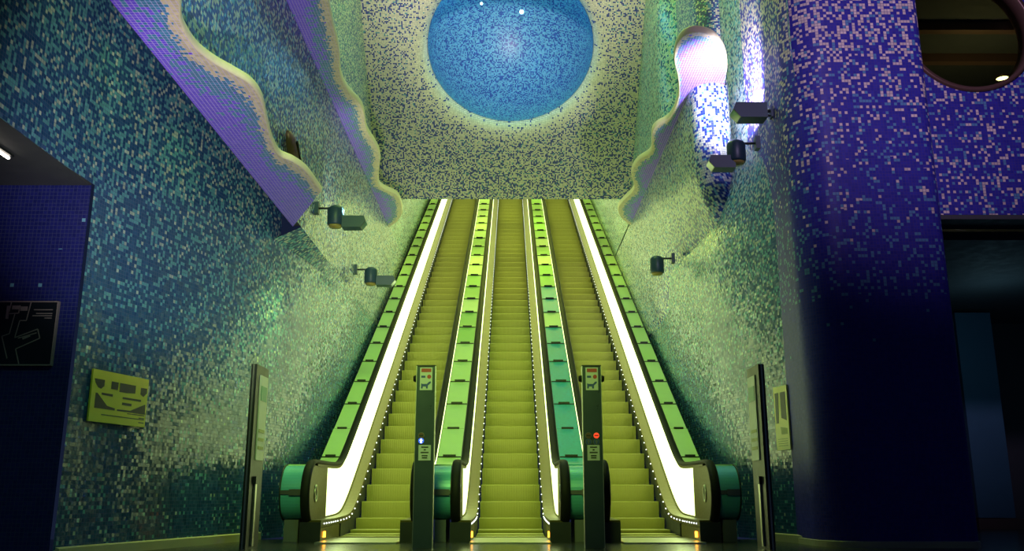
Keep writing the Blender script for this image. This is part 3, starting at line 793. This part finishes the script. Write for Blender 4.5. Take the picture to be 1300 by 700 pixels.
# ================================================================= SIGN POSTS
def disc(b, x, y, z, r, t, n=20): b.lathe([(0.001, 0), (r, 0), (r, t), (0.001, t)], (x, y, z), (0, -1, 0), n)
def signpost(cx, label, lit):
    t = empty('sign_post', (cx, 8.8, 0), label=label, cat='sign post', group='sign posts before the escalators')
    b = MB(); b.box(-0.088, 0.088, 0.0, 0.07, 0.0, 1.70); b.build('post_body', M['post'], t)
    for s in (-1, 1):
        b = MB(); b.box(s * 0.0885, s * 0.0945, -0.004, 0.074, 0.0, 1.705) if s > 0 else b.box(-0.0945, -0.0885, -0.004, 0.074, 0.0, 1.705)
        b.build('edge_strip', M['steel'], t)
    b = MB(); b.box(-0.094, 0.094, -0.004, 0.074, 1.706, 1.715); b.build('top_cap', M['dark'], t)
    # pictogram sticker at the head
    st = MB(); st.box(-0.058, 0.062, -0.004, -0.0005, 1.47, 1.69); st_o = st.build('sticker', M['white'], t)
    b = MB(); b.box(-0.045, 0.052, -0.006, -0.0045, 1.645, 1.68); b.build('red_heading', M['red'], st_o)
    b = MB(); disc(b, 0.032, -0.0045, 1.60, 0.020, 0.002); b.build('red_roundel', M['red'], st_o)
    b = MB(); b.box(-0.045, -0.005, -0.006, -0.0045, 1.59, 1.61); b.build('small_print', M['bluep'], st_o)
    b = MB(); b.prism([(-0.045, 1.485), (-0.03, 1.485), (-0.028, 1.505), (0.0, 1.505), (0.004, 1.485), (0.02, 1.485), (0.022, 1.515), (0.05, 1.54), (0.048, 1.555), (0.03, 1.55), (0.012, 1.53), (-0.03, 1.53), (-0.045, 1.535)], 'y', -0.006, -0.0045); b.build('dog_pictogram', M['bluep'], st_o)
    # signal roundels
    for (dx, dz, kind) in lit:
        b = MB(); disc(b, dx, -0.0005, dz, 0.031, 0.005); r = b.build('signal_roundel', M['band'], t)
        b = MB(); disc(b, dx, -0.006, dz, 0.026, 0.003); b.build('signal_face', M[{'red': 'redlit', 'blue': 'bluelit', 'dred': 'ring', 'dblue': 'bluep'}[kind]], r)
        b = MB()
        if kind in ('red', 'dred'): b.box(dx - 0.02, dx + 0.02, -0.0115, -0.0095, dz - 0.006, dz + 0.006); b.build('bar', M['ink'] if kind == 'dred' else M['red'], r)
        else:
            b.prism([(dx - 0.007, dz - 0.021), (dx + 0.007, dz - 0.021), (dx + 0.007, dz + 0.002), (dx + 0.016, dz + 0.002), (dx, dz + 0.022), (dx - 0.016, dz + 0.002), (dx - 0.007, dz + 0.002)], 'y', -0.0115, -0.0095)
            b.build('arrow', M['whitelit'] if kind == 'blue' else M['band'], r)
    # notice plate with five printed lines
    n = MB(); n.box(-0.055, 0.062, -0.006, -0.0005, 0.80, 0.945); n_o = n.build('notice_plate', M['white'], t)
    for k, (hw_, z) in enumerate(((0.034, 0.925), (0.010, 0.900), (0.038, 0.875), (0.028, 0.845), (0.026, 0.825))):
        b = MB(); b.box(0.004 - hw_, 0.004 + hw_, -0.008, -0.0065, z - 0.006, z + 0.006); b.build('text_line', M['ink'], n_o)
    return t
def knob(t, s):
    b = MB(); b.lathe([(0.034, 0.0), (0.034, 0.015), (0.026, 0.03), (0.001, 0.032)], (s * 0.0945, 0.035, 1.585), (s, 0, 0), 18); b.build('sensor_knob', M['black'], t, True)
p1 = signpost(-0.822, 'dark sign post with a lit blue arrow, left one before the escalators', [(-0.032, 1.035, 'dred'), (-0.032, 0.985, 'blue')])
knob(p1, -1)
p2 = signpost(0.790, 'dark sign post with a lit red signal, right one before the escalators', [(-0.042, 1.035, 'dred'), (0.034, 1.035, 'red'), (-0.042, 0.975, 'dblue'), (0.034, 0.975, 'dblue')])
knob(p2, -1); knob(p2, 1)

# ================================================================= NOTICE BOARDS along the walls
def notice_board(sgn, cx, label):
    t = empty('notice_board', (cx, 8.55, 0), label=label, cat='notice board', group='upright notice boards by the walls')
    f = lambda a, b_: (min(sgn * a, sgn * b_), max(sgn * a, sgn * b_))   # sgn*: outward direction
    x0, x1 = f(0.0, 0.055); b = MB(); b.box(x0, x1, 0, 0.42, 0, 1.69); b.build('board', M['dark'], t)
    x0, x1 = f(0.02, 0.035); b = MB(); b.box(x0, x1, -0.012, -0.0005, 0, 1.69); b.build('edge_strip', M['steel'], t)
    x0, x1 = f(-0.012, -0.0005); b = MB(); b.box(x0, x1, 0.12, 0.38, 0.80, 1.60); po = b.build('poster', M['poster'], t)
    x0, x1 = f(-0.016, -0.0125); b = MB(); b.box(x0, x1, 0.15, 0.35, 1.36, 1.50); b.build('green_print', M['postergreen'], po)
    for z in (0.90, 0.98, 1.06): b = MB(); b.box(x0, x1, 0.15, 0.34, z, z + 0.03); b.build('print_line', M['olive'], po)
    x0, x1 = f(-0.02, -0.0005); b = MB(); b.box(x0, x1, 0.14, 0.19, 0.02, 0.62); b.build('lower_strip', M['steel'], t)
    x0, x1 = f(-0.03, -0.0005); b = MB(); b.box(x0, x1, 0.11, 0.22, 0.58, 0.65); b.build('clip', M['dark'], t)
    return t
notice_board(-1, -2.40, 'tall dark notice board with posters standing by the left wall')
notice_board(1, 2.35, 'tall dark notice board with posters standing by the right wall')

# ================================================================= WALL SIGNS
def wall_frame(sgn, ya, yb):
    """matrix whose x runs along the wall from ya to yb, y out of the wall, z up; origin at wall, z = 0"""
    a = Vector((sgn * flare(ya), ya, 0)); b_ = Vector((sgn * flare(yb), yb, 0)); d = (b_ - a).normalized()
    nrm = Vector((-sgn * abs(d.y), sgn * d.x if True else 0, 0)); nrm = Vector((d.y, -d.x, 0))
    if nrm.x * sgn > 0: nrm = -nrm
    m = Matrix(((d.x, nrm.x, 0, a.x), (d.y, nrm.y, 0, a.y), (0, 0, 1, 0), (0, 0, 0, 1)))
    return m, (b_ - a).length
def poly_on(t, nm, mat, pts, y0, y1, par=None):
    b = MB(); b.prism(pts, 'y', y0, y1); return b.build(nm, mat, par or t)
m, W = wall_frame(-1, 7.50, 8.24)
t = empty('info_sign', (0, 0, 0), label='yellow information sign with a black cross-section drawing on the left wall', cat='sign')
t.matrix_world = m @ Matrix.Translation((0, 0.0, 1.07))
HS = 0.43
b = MB(); b.box(0, W, 0.012, 0.03, 0, HS); board = b.build('sign_board', M['yellow'], t)
def sg(u, v): return (u * W, v * HS)
def shape(pts, nm='print_shape', mat=None): poly_on(t, nm, mat or M['ink'], [sg(*p) for p in pts], 0.0305, 0.032, board)
shape([(0.03, 0.82), (0.20, 0.82), (0.20, 0.70), (0.15, 0.64), (0.10, 0.66), (0.05, 0.74)])
shape([(0.32, 0.82), (0.44, 0.82), (0.44, 0.67), (0.32, 0.67)])
shape([(0.47, 0.82), (0.76, 0.82), (0.76, 0.66), (0.60, 0.64), (0.47, 0.64)])
shape([(0.86, 0.80), (0.98, 0.80), (0.98, 0.70), (0.92, 0.62), (0.86, 0.66)])
shape([(0.17, 0.57), (0.36, 0.57), (0.36, 0.52), (0.17, 0.53)]); shape([(0.54, 0.55), (0.88, 0.55), (0.88, 0.51), (0.54, 0.51)]); shape([(0.54, 0.44), (0.71, 0.44), (0.71, 0.39), (0.54, 0.39)])
shape([(0.07, 0.55), (0.10, 0.55), (0.28, 0.33), (0.42, 0.30), (0.42, 0.26), (0.07, 0.26)])
shape([(0.97, 0.47), (0.98, 0.26), (0.46, 0.26), (0.46, 0.29), (0.70, 0.30)])
for (u0, u1, v) in ((0.65, 0.97, 0.225), (0.87, 0.97, 0.165), (0.20, 0.97, 0.14), (0.87, 0.97, 0.075)):
    shape([(u0, v), (u1, v), (u1, v + 0.018), (u0, v + 0.018)], 'text_line')

m, W = wall_frame(1, 9.70, 9.98)
t = empty('info_sign', (0, 0, 0), label='cream upright information sign on the wall between the right notice board and the pillar', cat='sign')
t.matrix_world = m @ Matrix.Translation((0, 0.0, 0.95)); HS = 0.68
b = MB(); b.box(0, W, 0.012, 0.03, 0, HS); board = b.build('sign_board', M['creamboard'], t)
shape([(0.12, 0.90), (0.50, 0.90), (0.50, 0.50), (0.12, 0.45)]); shape([(0.62, 0.90), (0.90, 0.90), (0.90, 0.42), (0.72, 0.42)])
shape([(0.12, 0.24), (0.55, 0.24), (0.62, 0.36), (0.12, 0.33)], 'print_shape', M['olive'])
for k in range(4): shape([(0.14, 0.06 + 0.035 * k), (0.86, 0.06 + 0.035 * k), (0.86, 0.07 + 0.035 * k), (0.14, 0.07 + 0.035 * k)], 'text_line', M['olive'])

# dark map on the corridor wall
t = empty('wall_map', (-4.02, 7.28, 1.49), label='dark wall map with a pale line plan in the corridor on the left', cat='map')
b = MB(); b.box(-0.32, 0.32, -0.03, -0.002, 0, 0.53); board = b.build('map_board', M['map'], t)
b = MB()
for q in ((-0.33, 0.33, 0.52, 0.53), (-0.33, 0.33, 0, 0.01), (0.32, 0.33, 0.01, 0.52), (-0.33, -0.32, 0.01, 0.52)): b.box(q[0], q[1], -0.034, -0.001, q[2], q[3])
b.build('map_frame', M['mapline'], t)
def mline(pts, wd=0.004, nm='plan_line'):
    for (a, c) in zip(pts, pts[1:]):
        a = Vector(a); c = Vector(c); d = (c - a).normalized(); nn = Vector((-d.y, d.x)) * wd
        b = MB(); b.prism([tuple(a + nn), tuple(c + nn), tuple(c - nn), tuple(a - nn)], 'y', -0.0325, -0.0305); b.build(nm, M['mapline'], board)
# pixel (of the crop) to board coordinates
mp = lambda x, y: (-0.32 + 0.64 * ((x + 210) / (395 + 210)), 0.53 - 0.53 * ((y - 68) / (632 - 68)))
mline([mp(*q) for q in ((0, 70), (192, 72), (172, 240), (122, 240), (100, 390), (268, 315), (292, 395), (118, 488), (157, 618))])
mline([mp(*q) for q in ((78, 175), (55, 355), (0, 378), (62, 570))]); mline([mp(*q) for q in ((40, 72), (30, 180), (105, 175), (110, 105))])
mline([mp(*q) for q in ((125, 395), (262, 348))]); mline([mp(*q) for q in ((20, 110), (20, 225))], 0.012, 'plan_block'); mline([mp(*q) for q in ((50, 125), (105, 125))], 0.016, 'plan_block'); mline([mp(*q) for q in ((115, 135), (170, 135))], 0.018, 'plan_block')
mline([mp(*q) for q in ((160, 400), (215, 372))], 0.008, 'plan_block')
for (x0, x1, y) in ((220, 365, 145), (240, 365, 178), (215, 365, 198), (310, 365, 218)): mline([mp(x0, y), mp(x1, y)], 0.004, 'text_line')
for xx in (-100, -150): mline([mp(xx, 75), mp(xx, 300), mp(xx - 40, 420)])

# tube light in the corridor ceiling
t = empty('ceiling_tube', (-3.86, 6.3, 3.03), label='lit tube lamp on the ceiling of the corridor at the left edge', cat='lamp')
b = MB(); b.box(-0.03, 0.03, -0.5, 0.28, -0.02, 0.0); b.build('fitting', M['dark'], t)
b = MB(); b.tube((0, -0.48, -0.032), (0, 0.26, -0.032), 0.012); b.build('tube', M['tube'], t, True)

# ================================================================= FLOODLIGHTS on wall brackets
def box_lamp(t, m, L_, hgt, wd):
    """wedge-fronted box casing along local x"""
    b = MB()
    b.prism([(0, -hgt / 2), (L_ * 0.80, -hgt / 2), (L_, hgt * 0.05), (L_ * 0.92, hgt / 2), (0, hgt / 2)], 'y', -wd / 2, wd / 2)
    me = b.mesh('lamp_casing', M['fixture']); recalc(me); me.transform(m); o = link('lamp_casing', me, t)
    b = MB(); b.quad((L_ * 0.805 + 0.004, -wd * 0.44, -hgt * 0.46), (L_ * 0.805 + 0.004, wd * 0.44, -hgt * 0.46), (L_ + 0.004, wd * 0.44, hgt * 0.03), (L_ + 0.004, -wd * 0.44, hgt * 0.03))
    me = b.mesh('lamp_glass', M['glass']); me.transform(m); link('lamp_glass', me, o)
    return o
def can_lamp(t, c, r, h):
    b = MB(); b.lathe([(0.001, h / 2 + r * 0.45), (r * 0.55, h / 2 + r * 0.38), (r * 0.88, h / 2 + r * 0.15), (r, h / 2 - r * 0.1), (r, -h / 2), (r * 0.9, -h / 2 - 0.02), (0.001, -h / 2 - 0.02)], c, n=24)
    o = b.build('lamp_can', M['fixture'], t, True)
    b = MB(); b.lathe([(r * 0.86, 0), (r * 0.7, -0.03), (0.001, -0.04)], (c[0], c[1], c[2] - h / 2 - 0.018), n=20); b.build('lamp_lens', M['lens'], o, True)
def bracket(t, s, arm, z=0.0):
    """wall plate at the origin, arm reaching to the room side (s = +1 room lies towards +x)"""
    b = MB(); b.box(min(0, s * 0.05), max(0, s * 0.05), -0.05, 0.05, -0.075, 0.075); b.build('wall_plate', M['fixture'], t)
    b = MB(); b.tube((s * 0.04, 0, z), (s * arm, 0, z), 0.014); b.build('arm', M['dark'], t, True)
def fixture(loc, s, label, can=True, box=True, sc=1.0, boxoff=None, boxangle=0.0):
    t = empty('wall_spotlight', loc, label=label, cat='spotlight', group='wall spotlights')
    bracket(t, s, 0.20 * sc)
    if can: can_lamp(t, (s * 0.27 * sc, 0, -0.11 * sc), 0.105 * sc, 0.20 * sc)
    if box:
        off = boxoff or (s * 0.36 * sc, 0.02, -0.19 * sc)
        m_ = Matrix.Translation(off) @ Matrix.Rotation(radians(boxangle), 4, 'Z') @ Matrix.Rotation(0 if s > 0 else pi, 4, 'Z')
        box_lamp(t, m_, 0.30 * sc, 0.15 * sc, 0.17 * sc)
    return t
fixture((-2.5, 11.06, 4.05), 1, 'dark spotlight with can and box heads at the tip of the violet-lit ledge')
fixture((-2.5, 14.08, 4.0), 1, 'smaller dark spotlight with can and box heads, further up the left wall')
fixture((2.49, 13.3, 3.98), -1, 'small single-can dark spotlight on the right wall', box=False)
fixture((2.85, 9.72, 4.40), -1, 'dark spotlight with can and box heads on the right wall beside the pillar', boxoff=(-0.30, 0.02, -0.24))
t = empty('wall_spotlight', (2.99, 9.55, 4.70), label='dark box spotlight fixed to the pillar, topmost on the right', cat='spotlight', group='wall spotlights')
b = MB(); b.box(-0.045, 0.0, -0.05, 0.05, -0.06, 0.06); b.build('wall_plate', M['fixture'], t)
b = MB(); b.tube((-0.02, 0, 0.02), (-0.14, 0, 0.02), 0.02); b.tube((-0.02, 0, -0.04), (-0.14, 0, -0.02), 0.014); b.build('arm', M['dark'], t, True)
box_lamp(t, Matrix.Translation((-0.10, 0, 0.0)) @ Matrix.Rotation(pi, 4, 'Z'), 0.38, 0.18, 0.20)
# light of the wall spotlights
add_light('spot_right_up', 'SPOT', (2.70, 9.85, 4.80), (3.05, 10.8, 5.9), (0.95, 0.87, 1.0), 560, 0.08, 105, 0.8)
add_light('spot_left_down', 'SPOT', (-2.22, 11.06, 3.78), (-3.05, 9.55, 0.95), (0.75, 1.0, 0.20), 420, 0.06, 42, 1.0)
add_light('spot_left_up', 'SPOT', (-2.1, 11.0, 3.98), (-1.6, 16.5, 6.6), (0.95, 0.95, 0.75), 120, 0.06, 100, 0.9)
